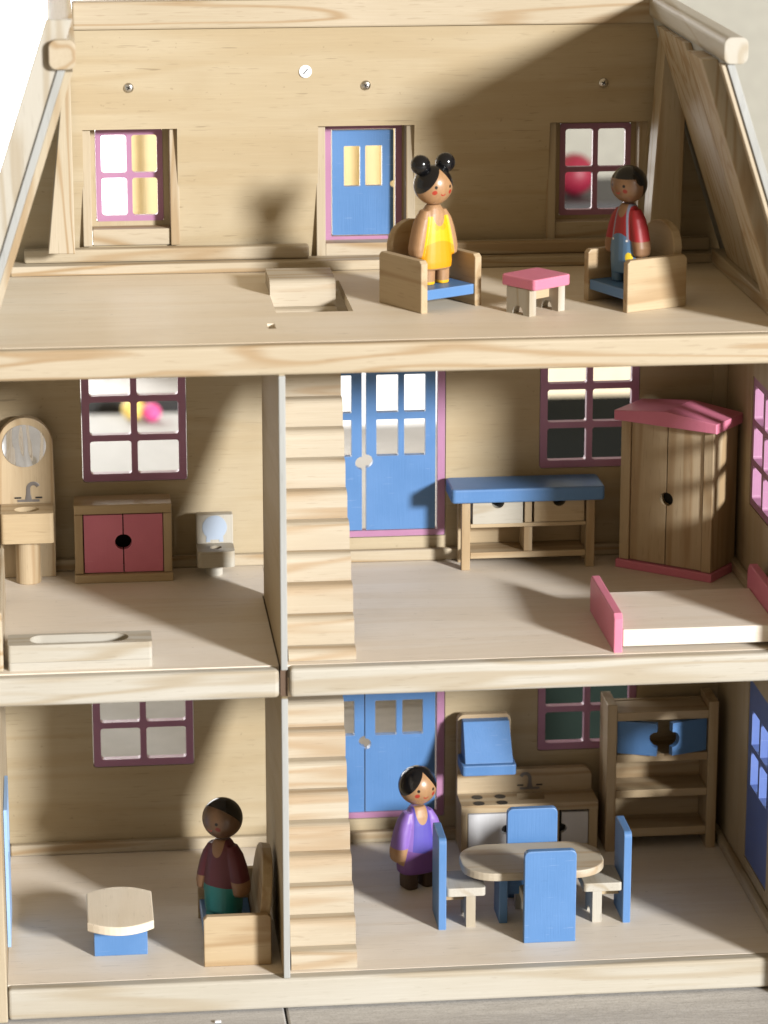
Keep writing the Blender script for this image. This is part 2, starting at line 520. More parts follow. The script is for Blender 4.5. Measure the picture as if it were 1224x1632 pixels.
# --- side walls (the right one carries a window and a door, its front edge is extended out of view to cast a shadow)
rw_win = (0.104, 0.187, 0.318)
hs_r, zt_r = window_geo(rw_win[0], rw_win[1], rw_win[2], 3)
DR = (0.085, 0.166, 0.020, 0.176)
house(board('side_wall', None, wood('ply', 'Z'), rect(-0.031, -0.0265 + 0.001, YW + 0.0075, 0.4915), [rect(rw_win[0] - g, rw_win[2] - g, rw_win[1] + g, zt_r + g), rect(DR[0] - g, DR[2] - g, DR[1] + g, DR[3] + g)], 'X', XR, XR + 0.009))
house(board('window_frame', None, LILAC, rect(rw_win[0], rw_win[2], rw_win[1], zt_r), hs_r, 'X', XR + 0.0008, XR + 0.008))
dholes = []
for a in (0.096, 0.128):
    for zz in (0.0865, 0.1215):
        dholes.append(rect(a, zz, a + 0.0265, zz + 0.030))
house(board('door', None, paint('shaded_blue_paint', (0.10, 0.17, 0.46)), rect(DR[0], DR[2], DR[1], DR[3]), dholes, 'X', XR + 0.001, XR + 0.0078))  # blue darkened so the shade on this face is in the colour
# shutters folded outwards behind the two side openings
house(box('shutter', None, LILAC, XR + 0.0105, XR + 0.095, rw_win[1] + 0.001, rw_win[1] + 0.007, rw_win[2], zt_r, 0.0008))
house(box('shutter', None, paint('sky_blue_paint', (0.45, 0.66, 0.98)), XR + 0.0105, XR + 0.092, DR[1] + 0.001, DR[1] + 0.007, DR[2], DR[3], 0.0008))
house(box('side_wall', None, wood('pine', 'Z'), XL - 0.009, XL, -0.004, YW + 0.0075, -0.0255, 0.4915, 0.0012))
house(box('sill_board', None, wood('pine', 'Y'), XL + 0.0003, XL + 0.0052, 0.0135, 0.19, Z1 + 0.0002, Z1 + 0.047, 0.0015))
o = house(board('door', None, paint('pale_blue_paint', (0.34, 0.54, 0.86)), rr(0.060, 0.0095, 0.139, 0.124, 0.001, 2), [rr(0.075, 0.075, 0.097, 0.112, 0.001, 2), rr(0.102, 0.075, 0.124, 0.112, 0.001, 2)], 'X', XL + 0.0004, XL + 0.0030))

# --- floors and front beams
SX0, SX1 = 0.0073, 0.0590
STEPW = (SX0, SX1)
holeA = rect(0.0072, 0.1155, 0.0665, 0.2365)
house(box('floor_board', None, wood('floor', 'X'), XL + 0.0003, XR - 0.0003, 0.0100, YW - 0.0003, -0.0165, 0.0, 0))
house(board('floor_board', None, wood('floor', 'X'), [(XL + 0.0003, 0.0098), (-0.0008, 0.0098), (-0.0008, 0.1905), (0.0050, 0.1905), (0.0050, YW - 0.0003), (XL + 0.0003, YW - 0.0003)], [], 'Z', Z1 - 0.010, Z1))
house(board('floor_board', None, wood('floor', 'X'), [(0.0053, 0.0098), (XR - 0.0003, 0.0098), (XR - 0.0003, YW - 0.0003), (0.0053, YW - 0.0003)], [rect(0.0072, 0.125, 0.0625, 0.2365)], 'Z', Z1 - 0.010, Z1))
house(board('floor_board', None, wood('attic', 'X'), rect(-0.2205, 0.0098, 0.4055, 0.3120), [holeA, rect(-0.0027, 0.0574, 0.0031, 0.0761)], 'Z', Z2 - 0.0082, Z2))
house(box('front_beam', None, wood('white', 'X'), XL + 0.0006, 0.4062, -0.0005, 0.0122, -0.0252, -0.0002, 0.0025, 3))
house(box('front_beam', None, wood('white', 'X'), -0.2212, -0.0012, 0.0005, 0.0122, Z1 - 0.0232, Z1 - 0.0008, 0.0030, 3))
house(box('front_beam', None, wood('white', 'X'), 0.0069, 0.4062, -0.0003, 0.0122, Z1 - 0.0228, Z1 - 0.0002, 0.0028, 3))
house(box('front_beam', None, wood('pine', 'X'), -0.2212, 0.4062, 0.0, 0.0122, Z2 - 0.0228, Z2 - 0.0002, 0.0028, 3))

# --- partition (two plywood leaves with a dark slot between the mid beams)
for za, zb in ((0.0003, Z1 - 0.0236), (Z1 - 0.0007, Z2 - 0.0084)):
    pb = house(box('partition', None, wood('ply', 'Y'), 0.0004, 0.0050, 0.0012 if za > 0.1 else 0.0016, 0.190, za, zb, 0.0004))
    eb = box('plywood_edge', pb, wood('edge', 'Z'), 0.0002, 0.0052, -0.0012 if za > 0.1 else -0.0008, 0.0011 if za > 0.1 else 0.0015, za, zb - (0.0146 if za > 0.1 else 0), 0.0006)
house(box('slot_block', None, plain('gap_shade_brown', (0.10, 0.06, 0.035), 0.6), 0.0001, 0.0055, 0.006, 0.186, Z1 - 0.0234, Z1 - 0.0009, 0))  # partition bit in the gap, the gap's shade put into its brown

# --- baseboards
def bb(x0, x1, z): house(box('baseboard', None, wood('pine', 'X'), x0, x1, 0.2756, YW - 0.0002, z + 0.0002, z + 0.0102, 0.0014))
bb(XL + 0.0004, XR - 0.0066, 0.0)
bb(XL + 0.0004, XR - 0.0066, Z1)
for z in (0.0, Z1):
    house(box('baseboard', None, wood('pine', 'Y'), XR - 0.0062, XR - 0.0002, 0.0130, YW - 0.0004, z + 0.0002, z + 0.0098, 0.0014))
house(box('corner_strip', None, wood('ply', 'Z'), XR - 0.0125, XR - 0.0003, YW - 0.0034, YW - 0.0003, Z1 + 0.011, Z2 - 0.009, 0.0004))

# --- stairs
def stairs(zf, n, z0, rise, run, y0):
    st = bpy.data.objects.new('staircase', None)
    st.empty_display_size = 0.02
    COL.objects.link(st)
    st.parent = H
    st.location = Vector((0.033, y0, zf)) - HO
    for i in range(n):
        zt = z0 + i * rise
        zb = zf + 0.0003 if i == 0 else zt - rise + 0.0001
        ya = y0 + i * run
        yb = ya + (0.050 if i == n - 1 else 0.034)
        bm = bmesh.new()
        j = random.uniform(-0.0004, 0.0004)
        hw = 0.0258
        add_box(bm, -hw + (0.0003 * (i % 2)), hw + j, ya - y0, yb - y0, zb - zf, zt - zf, 0)
        es = [e for e in bm.edges if all(v.co.y < ya - y0 + 1e-5 and v.co.z > zt - zf - 1e-5 for v in e.verts)]
        bmesh.ops.bevel(bm, geom=es, offset=0.0062, segments=5, profile=0.5, affect='EDGES')
        finish('step', bm, wood('step', 'X'), st)
    P = lambda i: (0.0343 + i * run, z0 - zf + (i - 1) * rise)
    i0 = max(0.0, (0.0005 - P(0)[1]) / rise)
    a, b_ = P(i0), P(n - 1)
    bm = bmesh.new()
    add_board(bm, [a, b_, (b_[0] - 0.018, b_[1]), (a[0] - 0.018, a[1])], [], 'X', -0.0250, 0.0250)
    finish('stringer', bm, wood('step', 'Y'), st)
stairs(Z1, 13, Z1 + 0.0085, 0.0210, 0.0138, 0.0165)
stairs(0.0, 12, 0.0140, 0.0210, 0.0138, 0.0140)

# --- attic back wall, leaning like a mansard roof
def wallY(z): return 0.306 - 0.022 * (z - Z2) / 0.21
def lean(p): return Vector((p.x, p.y + wallY(p.z), p.z))
opens = []
def opening(x0, y0, x1, y1, yc=0.299):
    a, b_ = pY(x0, y0, yc), pY(x1, y1, yc)
    return a[0], b_[1], b_[0], a[1]          # xmin zmin xmax zmax
OL = opening(131, 206, 285, 391)
OD = opening(506, 200, 659, 414)
OR = opening(875, 194, 1027, 382)
house(board('attic_wall', None, wood('ply', 'X'), [(-0.2185, Z2 + 0.0003), (0.3965, Z2 + 0.0003), (0.3325, 0.697), (-0.1520, 0.697)], [rect(*OL), rect(*OD), rect(*OR)], 'Y', 0.0, 0.006, lean))
house(box('top_beam', None, wood('pine', 'X'), -0.141, 0.3315, 0.2815, 0.300, 0.6972, 0.7195, 0.0016))

def dormer(O, fr, panes, sill_y, isdoor=False):
    x0, z0, x1, z1 = O
    th = 0.0062
    for a, b_ in ((x0 - 0.0012, x0 + th), (x1 - th, x1 + 0.0012)):
        house(box('dormer_cheek', None, wood('pine', 'Z'), a, b_, 0.2988, 0.330, z0 + 0.0002, z1 + 0.012, 0.0006))
    f0, f1 = pY(fr[0], fr[1], 0.318), pY(fr[2], fr[3], 0.318)
    X0, X1, ZB, ZT = f0[0], f1[0], f1[1], f0[1]
    zs = pY(fr[0], sill_y, 0.302)[1]
    house(board('dormer_wall', None, wood('ply', 'Z'), rect(x0 + th - 0.001, zs - 0.004, x1 - th + 0.001, z1 + 0.012), [rect(X0 - 0.0001, ZB - 0.0001, X1 + 0.0001, ZT + 0.0001)], 'Y', 0.3185, 0.3235))
    house(box('dormer_sill', None, wood('pine', 'X'), x0 + th + 0.0003, x1 - th - 0.0003, 0.3015, 0.3182, z0 + 0.0003, zs, 0.0006))
    house(box('dormer_lintel', None, wood('pine', 'X'), x0 - 0.001, x1 + 0.001, 0.3035, 0.3310, z1 + 0.0125, z1 + 0.018, 0.0005))
    return X0, X1, ZB, ZT

X0, X1, ZB, ZT = dormer(OL, (151, 207, 261, 351), None, 366)
hs, zt_ = window_geo(X0, X1, ZB, 2, ph=(ZT - ZB - 0.0135) / 2, fr=0.0046, mu=0.0043, r=0.0024)
house(board('window_frame', None, LILAC, rr(X0, ZB, X1, ZT, 0.002, 3), hs, 'Y', 0.3180, 0.3230))
X0, X1, ZB, ZT = dormer(OR, (893, 197, 1003, 341), None, 354)
hs, zt_ = window_geo(X0, X1, ZB, 2, ph=(ZT - ZB - 0.0135) / 2, fr=0.0046, mu=0.0043, r=0.0024)
house(board('window_frame', None, LILAC, rr(X0, ZB, X1, ZT, 0.002, 3), hs, 'Y', 0.3180, 0.3230))
X0, X1, ZB, ZT = dormer(OD, (518, 199, 640, 385), None, 388)
house(board('door_frame', None, LILAC, rr(X0, ZB, X1, ZT, 0.001, 2), [rect(X0 + 0.0048, ZB + 0.0054, X1 - 0.0052, ZT - 0.0038)], 'Y', 0.3180, 0.3230))
d0, d1 = pY(529, 208, 0.318), pY(627, 374, 0.318)
q = [pY(548, 233, 0.318) + pY(574, 297, 0.318), pY(582, 232, 0.318) + pY(609, 296, 0.318)]
house(door_leaf('door', d0[0], d1[0], d1[1] + 0.0006, d0[1], [(a[0], a[3], a[2], a[1]) for a in q], ('R', pY(626, 293, 0.318)[1], 0.0030), 0.3178, 0.3236))

# ledge rails and base strip along the back of the attic
yl = 0.2870
for xa, xb, ya, yb in ((38, 493, 400, 420), (660, 1132, 398, 412)):
    p0, p1 = pY(xa, ya, yl), pY(xb, yb, yl)
    house(box('ledge_rail', None, wood('pine', 'X'), p0[0], p1[0], yl, 0.2985, Z2 + 0.0087, Z2 + 0.0195, 0.0018))
house(box('baseboard', None, wood('pine', 'X'), -0.196, 0.3905, 0.2758, 0.2995, Z2 + 0.0002, Z2 + 0.0085, 0.0012))

# gables: slanted end panels, top rails, inner posts and battens
def slant(name, mat, base_x, sgn, y0, y1, z0, z1, t0, t1, bev=0.0006):
    """board lying along the gable slope; t0..t1 is its offset outwards from the inner face"""
    k = 0.333
    def X(z, t): return base_x - sgn * (z - Z2) * k + sgn * t
    bm = bmesh.new()
    add_board(bm, [(X(z0, t0), z0), (X(z0, t1), z0), (X(z1, t1), z1), (X(z1, t0), z1)], [], 'Y', y0, y1, None, bev)
    return house(finish(name, bm, mat))
gx_l, gx_r = -0.2165, 0.3935
slant('gable_panel', wood('edge', 'Z'), gx_l, -1, -0.0008, 0.300, Z2 + 0.0004, 0.7075, 0.0, 0.0058)
slant('gable_panel', wood('edge', 'Z'), gx_r, 1, -0.004, 0.300, Z2 + 0.0004, 0.7075, 0.0, 0.0058)
def rail(x0, x1, y0, y1, z0, z1, kind='white'):
    bm = bmesh.new()
    add_board(bm, rr(x0, z0, x1, z1, 0.0055, 5), [], 'Y', y0, y1, None, 0.0008)
    return house(finish('roof_rail', bm, wood(kind, 'Y')))
rail(-0.1605, -0.1415, -0.0055, 0.300, 0.7035, 0.7245, 'pine')
rail(0.3235, 0.3415, -0.0075, 0.300, 0.7010, 0.7205)
slant('gable_trim', wood('white', 'Z'), gx_l, -1, 0.0012, 0.007, Z2 + 0.0004, 0.738, 0.0060, 0.0245)
slant('gable_batten', wood('pine', 'Z'), gx_l, -1, 0.006, 0.030, Z2 + 0.010, 0.7005, -0.0060, -0.0002)
house(board('gable_post', None, wood('pine', 'Z'), [pY(77, 405, 0.25), pY(120, 405, 0.25), pY(112, 118, 0.25), pY(101, 118, 0.25)], [], 'Y', 0.250, 0.2865, None, 0.0008))
house(board('gable_post', None, wood('pine', 'Z'), [pY(1033, 396, 0.25), pY(1084, 396, 0.25), pY(1094, 140, 0.25), pY(1074, 46, 0.25), pY(1062, 46, 0.25)], [], 'Y', 0.250, 0.2805, None, 0.0008))
slant('gable_batten', wood('pine', 'Z'), gx_r, 1, 0.125, 0.238, Z2 + 0.013, 0.7005, -0.0055, -0.0002)
slant('gable_batten', wood('pine', 'Z'), gx_r, 1, 0.026, 0.080, Z2 + 0.013, 0.7005, -0.0125, -0.0002)
slant('gable_batten', wood('pine', 'Z'), gx_r, 1, -0.0020, 0.007, Z2 + 0.0005, 0.7005, -0.0040, -0.0002)
house(box('gable_rail', None, wood('pine', 'Y'), gx_r - 0.0150, gx_r - 0.0005, 0.018, 0.2740, Z2 + 0.0003, Z2 + 0.0128, 0.0012))

# screws and the round sticker on the attic wall
def screw(x, y):
    p = on(x, y, 'Y', 0.2895)
    yy = wallY(p.z)
    o = bpy.data.objects.new('screw', None); COL.objects.link(o); o.parent = H
    o.empty_display_size = 0.005
    o.location = Vector((p.x, yy, p.z)) - HO
    bm = bmesh.new()
    add_lathe(bm, [(0.0042, -0.0004), (0.0042, 0.0003), (0.0036, 0.0013), (0.0022, 0.0019), (0.0004, 0.0021)], 0, 0, 24)
    bmesh.ops.rotate(bm, verts=bm.verts, matrix=Matrix.Rotation(math.pi / 2, 3, 'X'))
    finish('screw_head', bm, STEEL, o, True)
    bm = bmesh.new()
    for rot in (0.5, 0.5 + math.pi / 2):
        t = bmesh.new(); add_box(t, -0.0019, 0.0019, -0.00225, -0.0012, -0.00045, 0.00045, 0)
        bmesh.ops.rotate(t, verts=t.verts, matrix=Matrix.Rotation(rot, 3, 'Y'))
        me = bpy.data.meshes.new('tmp'); t.to_mesh(me); t.free(); bm.from_mesh(me); bpy.data.meshes.remove(me)
    finish('cross_slot', bm, DARKPRINT, o)
for s in ((205, 140), (583, 136), (962, 132)): screw(*s)
p = on(487, 114, 'Y', 0.288)
bm = bmesh.new()
add_lathe(bm, [(0.0051, 0.0), (0.0051, 0.0005)], 0, 0, 32)
bmesh.ops.rotate(bm, verts=bm.verts, matrix=Matrix.Rotation(math.pi / 2, 3, 'X'))
st = finish('sticker', bm, STICKER, H)
st.location = Vector((p.x, wallY(p.z) - 0.0003, p.z)) - HO
st['label'] = 'round white sticker printed with a short black slash'
bm = bmesh.new(); add_box(bm, -0.00035, 0.00035, -0.00075, -0.00045, -0.0028, 0.0028, 0)
bmesh.ops.rotate(bm, verts=bm.verts, matrix=Matrix.Rotation(math.radians(40), 3, 'Y'))
finish('slash_mark', bm, DARKPRINT, st)

# ------------------------------------------------------------------ furniture
def arch(x0, x1, z0, zs, zt, n=12):
    """outline with straight sides to zs and a shallow arch to zt"""
    out = [(x0, z0), (x1, z0)]
    for i in range(n + 1):
        t = math.pi * i / n
        out.append(((x0 + x1) / 2 + (x1 - x0) / 2 * math.cos(t), zs + (zt - zs) * math.sin(t) ** 0.8))
    return out

def armchair(label, loc, ang, hw=0.029, name='toy_armchair', cat='armchair', d=0.0275, back_top=0.064, side_h=0.0405):
    t = thing(name, label, cat, loc, math.radians(ang))
    for s in (-1, 1):
        xa, xb = sorted((s * hw, s * (hw - 0.0062)))
        bm = bmesh.new()
        pts = [(-d, 0.0), (d, 0.0), (d, side_h - 0.0025), (d - 0.0025, side_h), (-d + 0.0025, side_h), (-d, side_h - 0.0025)]
        add_board(bm, pts, [], 'X', xa, xb, None, 0.0007)
        finish('side_panel', bm, wood('toy', 'Y'), t)
    box('seat', t, BLUE, -hw + 0.0064, hw - 0.0064, -d + 0.0012, d - 0.012, 0.0092, 0.0172, 0.0008)
    bm = bmesh.new()
    add_board(bm, arch(-hw + 0.0066, hw - 0.0066, 0.006, 0.038, back_top), [], 'Y', 0.0, 0.0080, None, 0.0009)
    bmesh.ops.rotate(bm, verts=bm.verts, cent=(0, 0, 0.006), matrix=Matrix.Rotation(math.radians(-7), 3, 'X'))
    bmesh.ops.translate(bm, verts=bm.verts, vec=(0, d - 0.0125, 0))
    finish('backrest', bm, wood('toy', 'X'), t)
    return t
armchair('wooden toy armchair with blue seat holding the yellow dressed doll', (0.1285, 0.1375, Z2), 30)
armchair('wooden toy armchair with blue seat holding the doll in blue overalls', (0.2867, 0.1236, Z2), -66, hw=0.0302)
armchair('wide wooden toy settee beside the partition holding the maroon shirted doll', (-0.0335, 0.0796, 0), -90, hw=0.052, name='toy_settee', cat='settee', d=0.0262, back_top=0.078, side_h=0.0418)

# pink topped stool
t = thing('toy_stool', 'small pink topped wooden stool between the two attic armchairs', 'stool', (0.2055, 0.1005, Z2), math.radians(36))
def legs_panel(x0, x1, y, th, h):
    w_ = x1 - x0
    out = [(x0, 0), (x0 + w_ * 0.27, 0)]
    for i in range(1, 8):
        a = math.pi - math.pi * i / 8
        out.append(((x0 + x1) / 2 + w_ * 0.23 * math.cos(a), 0.0003 + 0.0068 * math.sin(a)))
    out += [(x1 - w_ * 0.27, 0), (x1, 0), (x1, h), (x0, h)]
    return out
for s in (-1, 1):
    bm = bmesh.new()
    add_board(bm, legs_panel(-0.0125, 0.0125, 0, 0, 0.0205), [], 'X', s * 0.0155 - 0.0035, s * 0.0155 + 0.0035, None, 0)
    finish('leg_panel', bm, wood('white', 'Z'), t)
box('stretcher', t, wood('toy', 'X'), -0.0118, 0.0118, -0.003, 0.003, 0.010, 0.0203, 0.0005)
bm = bmesh.new()
add_board(bm, rr(-0.0195, -0.0185, 0.0195, 0.0185, 0.003, 4), [], 'Z', 0.0207, 0.0292, None, 0.0010)
finish('seat', bm, PINK, t)

# washstand with mirror
t = thing('toy_washstand', 'tall wooden washstand with round mirror and printed tap', 'washstand', (-0.1885, 0.262, Z1))
bm = bmesh.new()
pts = [(-0.0222, 0), (0.0222, 0), (0.0232, 0.06)] + [(0.0225 * math.cos(math.pi * i / 18), 0.1120 + 0.0235 * math.sin(math.pi * i / 18)) for i in range(19)] + [(-0.0232, 0.06)]
add_board(bm, pts, [], 'Y', 0.0, 0.0100, None, 0.0008)
finish('backboard', bm, wood('toy', 'Z'), t)
bm = bmesh.new()
add_lathe(bm, [(0.0178, 0), (0.0178, 0.0006)], 0, 0, 40)
bmesh.ops.rotate(bm, verts=bm.verts, matrix=Matrix.Rotation(math.pi / 2, 3, 'X'))
mir = finish('mirror', bm, MIRROR, t, False, (-0.0008, -0.0001, 0.1120))
bm = bmesh.new()
add_board(bm, rr(-0.0212, -0.0335, 0.0215, -0.0003, 0.003, 4), [ell(0, -0.0190, 0.0102, 0.0078)], 'Z', 0.0385, 0.0635)
finish('basin', bm, wood('toy', 'X'), t)
bm = bmesh.new()
add_board(bm, ell(0, -0.0190, 0.0101, 0.0077), [], 'Z', 0.0560, 0.0580)
finish('basin_bottom', bm, wood('toy', 'X'), t)
cyl('column', t, wood('toy', 'Z'), 0.0, -0.0118, 0.0103, 0.0, 0.0383)

def add_tube(bm, pts, r, n=8):
    rings = []
    for i, p in enumerate(pts):
        a = pts[max(i - 1, 0)]; b_ = pts[min(i + 1, len(pts) - 1)]
        d = (Vector(b_) - Vector(a)).normalized()
        u = d.cross(Vector((0, 1, 0)));
        if u.length < 1e-4: u = Vector((1, 0, 0))
        u.normalize(); v = d.cross(u)
        rr_ = r[i] if isinstance(r, list) else r
        rings.append([bm.verts.new(Vector(p) + u * rr_ * math.cos(2 * math.pi * k / n) + v * rr_ * 0.35 * math.sin(2 * math.pi * k / n)) for k in range(n)])
    for a, b_ in zip(rings, rings[1:]):
        for k in range(n): bm.faces.new((a[k], a[(k + 1) % n], b_[(k + 1) % n], b_[k]))
    bm.faces.new(rings[0]); bm.faces.new(rings[-1])

def tap(parent, x, z, s=1.0, flip=1):
    """flat printed tap: swan neck and two cross handles"""
    bm = bmesh.new()
    pts = [(0, 0, 0.0)] + [(0, 0, 0.006)] + [(flip * (0.0042 - 0.0042 * math.cos(a)), 0, 0.0105 + 0.0042 * math.sin(a)) for a in [math.pi * k / 8 for k in range(8)]]
    add_tube(bm, pts, [0.0030, 0.0018] + [0.0016] * 8)
    add_box(bm, -0.0090, 0.0090, -0.0004, 0.0004, -0.0008, 0.0012, 0)
    o = finish('tap', bm, GREYPRINT, parent, False, (x, -0.0003, z))
    o.scale = (s, 0.5, s)
    for sx in (-1, 1):
        bm = bmesh.new()
        add_box(bm, sx * 0.0085 - 0.0028, sx * 0.0085 + 0.0028, -0.0007, 0.0003, 0.0020, 0.0034, 0.0006)
        h_ = finish('tap_handle', bm, DARKPRINT, o)
tap(t, 0.0015, 0.0655)

# cupboard with pink doors
t = thing('toy_cupboard', 'low wooden cupboard with two pink doors under the bathroom window', 'cupboard', (-0.1107, 0.2414, Z1))
hw = 0.0397
box('side_panel', t, wood('toy', 'Z'), -hw, -hw + 0.0068, 0.0008, 0.0315, 0.0072, 0.0575, 0.0006)
box('side_panel', t, wood('toy', 'Z'), hw - 0.0068, hw, 0.0008, 0.0315, 0.0072, 0.0575, 0.0006)
box('top', t, wood('toy', 'X'), -hw, hw, 0.0005, 0.0318, 0.0577, 0.0655, 0.0008)
box('plinth', t, wood('toy', 'X'), -hw - 0.0006, hw + 0.0006, -0.0022, 0.0318, 0.0, 0.0070, 0.0008)
box('back_panel', t, BLACK, -hw + 0.007, hw - 0.007, 0.0265, 0.0300, 0.0073, 0.0574, 0)  # black colour stands in for the dark inside behind the doors
for s in (-1, 1):
    xa, xb = (-0.0320, -0.0005) if s < 0 else (0.0005, 0.0322)
    out = [(xa, 0.0078), (xb, 0.0078)]
    ctr, r_ = 0.0335, 0.0064
    if s < 0:
        out += [(xb + r_ * math.cos(math.radians(-90 - 180 * i / 12)), ctr + r_ * math.sin(math.radians(-90 - 180 * i / 12))) for i in range(13)]
    out += [(xb, 0.0566), (xa, 0.0566)]
    if s > 0:
        out += [(xa + r_ * math.cos(math.radians(90 - 180 * i / 12)), ctr + r_ * math.sin(math.radians(90 - 180 * i / 12))) for i in range(13)]
    board('door', t, PINK, out, [], 'Y', 0.0022, 0.0085)

# toilet
t = thing('toy_toilet', 'small wooden toilet with pale blue lid print', 'toilet', (-0.0350, 0.262, Z1))
box('cistern_board', t, wood('white', 'Z'), -0.0152, 0.0152, 0.0, 0.0110, 0.0055, 0.0490, 0.0008)
bm = bmesh.new()
add_board(bm, rr(-0.0156, -0.0265, 0.0150, -0.0003, 0.0035, 4), [ell(0.0, -0.0130, 0.0050, 0.0050, 20)], 'Z', 0.0115, 0.0250)
finish('bowl', bm, wood('white', 'X'), t)
cyl('foot', t, wood('white', 'Z'), -0.0010, -0.0070, 0.0070, 0.0, 0.0113)
cyl('bowl_bottom', t, wood('toy', 'X'), 0.0, -0.0130, 0.0049, 0.0150, 0.0170, 0.0002, 20)
bm = bmesh.new()
lid = [(0.0102 * math.cos(math.radians(a)), 0.0262 + 0.0102 * math.sin(math.radians(a))) for a in range(-48, 229, 12)]
lid += [(-0.0072, 0.0138), (-0.0038, 0.0138), (-0.0036, 0.0158), (0.0036, 0.0158), (0.0038, 0.0138), (0.0072, 0.0138)]
add_board(bm, lid, [], 'Y', -0.0005, 0.0002)
finish('lid_print', bm, LIDBLUE, t, False, (0, 0, 0.0122))

# bathtub
t = thing('toy_bathtub', 'pale wooden block bathtub with rounded hollow near the floor edge', 'bathtub', (-0.1495, 0.0300, Z1))
bm = bmesh.new()
tub_hole = rr(-0.0375, -0.0098, 0.0367, 0.0100, 0.0098, 8)
tub_out = rr(-0.0538, -0.0140, 0.0540, 0.0140, 0.0022, 3)
add_board(bm, tub_out, [tub_hole], 'Z', 0.0065, 0.0200)
finish('tub', bm, wood('white', 'X'), t)
bm = bmesh.new()
add_board(bm, tub_out, [], 'Z', 0.0, 0.0063)
finish('tub_base', bm, wood('white', 'X'), t)

# bench with blue cushion and drawers
t = thing('toy_bench', 'low wooden drawer bench with blue top beside the double door', 'bench', (0.2243, 0.2445, Z1))
for sx in (-1, 1):
    for ya in (0.0, 0.0240):
        box('leg', t, wood('toy', 'Z'), sx * 0.0522 - 0.0036, sx * 0.0522 + 0.0036, ya, ya + 0.0065, 0.0, 0.0592, 0.0006)
box('shelf', t, wood('toy', 'X'), -0.0484, 0.0484, 0.0006, 0.0298, 0.0095, 0.0148, 0.0006)
box('rail', t, wood('toy', 'X'), -0.0484, 0.0484, 0.0004, 0.0298, 0.0362, 0.0395, 0.0005)
box('divider', t, wood('toy', 'Z'), -0.0035, 0.0035, 0.0008, 0.0290, 0.0150, 0.0360, 0.0005)
box('divider', t, wood('toy', 'Z'), -0.0030, 0.0030, 0.0008, 0.0290, 0.0397, 0.0590, 0.0005)
box('back_panel', t, wood('toy', 'X'), -0.0484, 0.0484, 0.0300, 0.0312, 0.0149, 0.0590, 0.0002)
for sx in (-1, 1):
    xc = sx * 0.0258
    out = [(xc - 0.0208, 0.0400), (xc + 0.0208, 0.0400), (xc + 0.0208, 0.0580)]
    out += [(xc + 0.0054 * math.cos(math.radians(-180 * i / 10)), 0.0580 + 0.0050 * math.sin(math.radians(-180 * i / 10))) for i in range(11)]
    out += [(xc - 0.0208, 0.0580)]
    board('drawer', t, wood('white' if sx < 0 else 'toy', 'X'), out, [], 'Y', -0.0012 if sx < 0 else 0.0008, 0.0240)
bm = bmesh.new()
add_board(bm, rr(-0.0652, -0.0078, 0.0626, 0.0345, 0.0035, 4), [], 'Z', 0.0594, 0.0712, None, 0.0016)
finish('cushion', bm, BLUE, t)

# wardrobe, set at an angle in the corner
wa = math.atan2(-0.0551, 0.0689)
t = thing('toy_wardrobe', 'tall wooden wardrobe with pink top and base standing askew', 'wardrobe', (0.3336, 0.2160, Z1), wa)
hw, dp = 0.0425, 0.0440
box('base', t, PINK, -hw - 0.0022, hw + 0.0022, -0.0022, dp + 0.0016, 0.0, 0.0072, 0.0008)
box('side_panel', t, wood('toy', 'Z'), -hw, -hw + 0.0088, 0.0, dp, 0.0074, 0.1262, 0.0006)
box('side_panel', t, wood('toy', 'Z'), hw - 0.0088, hw, 0.0, dp, 0.0074, 0.1262, 0.0006)
box('back_panel', t, wood('toy', 'Z'), -hw + 0.009, hw - 0.009, dp - 0.0045, dp - 0.0005, 0.0074, 0.1262, 0)
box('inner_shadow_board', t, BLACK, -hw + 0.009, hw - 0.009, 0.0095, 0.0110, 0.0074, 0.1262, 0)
for s in (-1, 1):
    xa, xb = (-0.0330, -0.0005) if s < 0 else (0.0005, 0.0330)
    ctr, r_ = 0.0640, 0.0056
    out = [(xa, 0.0080), (xb, 0.0080)]
    if s < 0: out += [(xb + r_ * math.cos(math.radians(-90 - 180 * i / 12)), ctr + r_ * math.sin(math.radians(-90 - 180 * i / 12))) for i in range(13)]
    out += [(xb, 0.1255), (xa, 0.1255)]
    if s > 0: out += [(xa + r_ * math.cos(math.radians(90 - 180 * i / 12)), ctr + r_ * math.sin(math.radians(90 - 180 * i / 12))) for i in range(13)]
    board('door', t, wood('toy', 'Z'), out, [], 'Y', 0.0014, 0.0080)
bm = bmesh.new()
add_board(bm, [(-hw - 0.0045, 0.1264), (hw + 0.0045, 0.1264), (hw + 0.0045, 0.1345), (0.0, 0.1395), (-hw - 0.0045, 0.1345)], [], 'Y', -0.0048, dp + 0.0010, None, 0.0007)
finish('top', bm, PINK, t)

# bed
t = thing('toy_bed', 'wooden toy bed with pink head and foot boards', 'bed', (0.3190, 0.0670, Z1))
def bedboard(name, x0, x1, h, ch):
    bm = bmesh.new()
    add_board(bm, [(-0.0540, 0.0), (0.0540, 0.0), (0.0540, h - ch), (0.0540 - ch, h), (-0.0540 + ch, h), (-0.0540, h - ch)], [], 'X', x0, x1, None, 0.0009)
    return finish(name, bm, PINK, t)
bedboard('footboard', -0.0635, -0.0566, 0.0305, 0.0040)
bedboard('headboard', 0.0632, 0.0702, 0.0370, 0.0060)
box('mattress', t, wood('floor', 'X'), -0.0564, 0.0630, -0.0535, 0.0450, 0.0045, 0.0180, 0.0007)

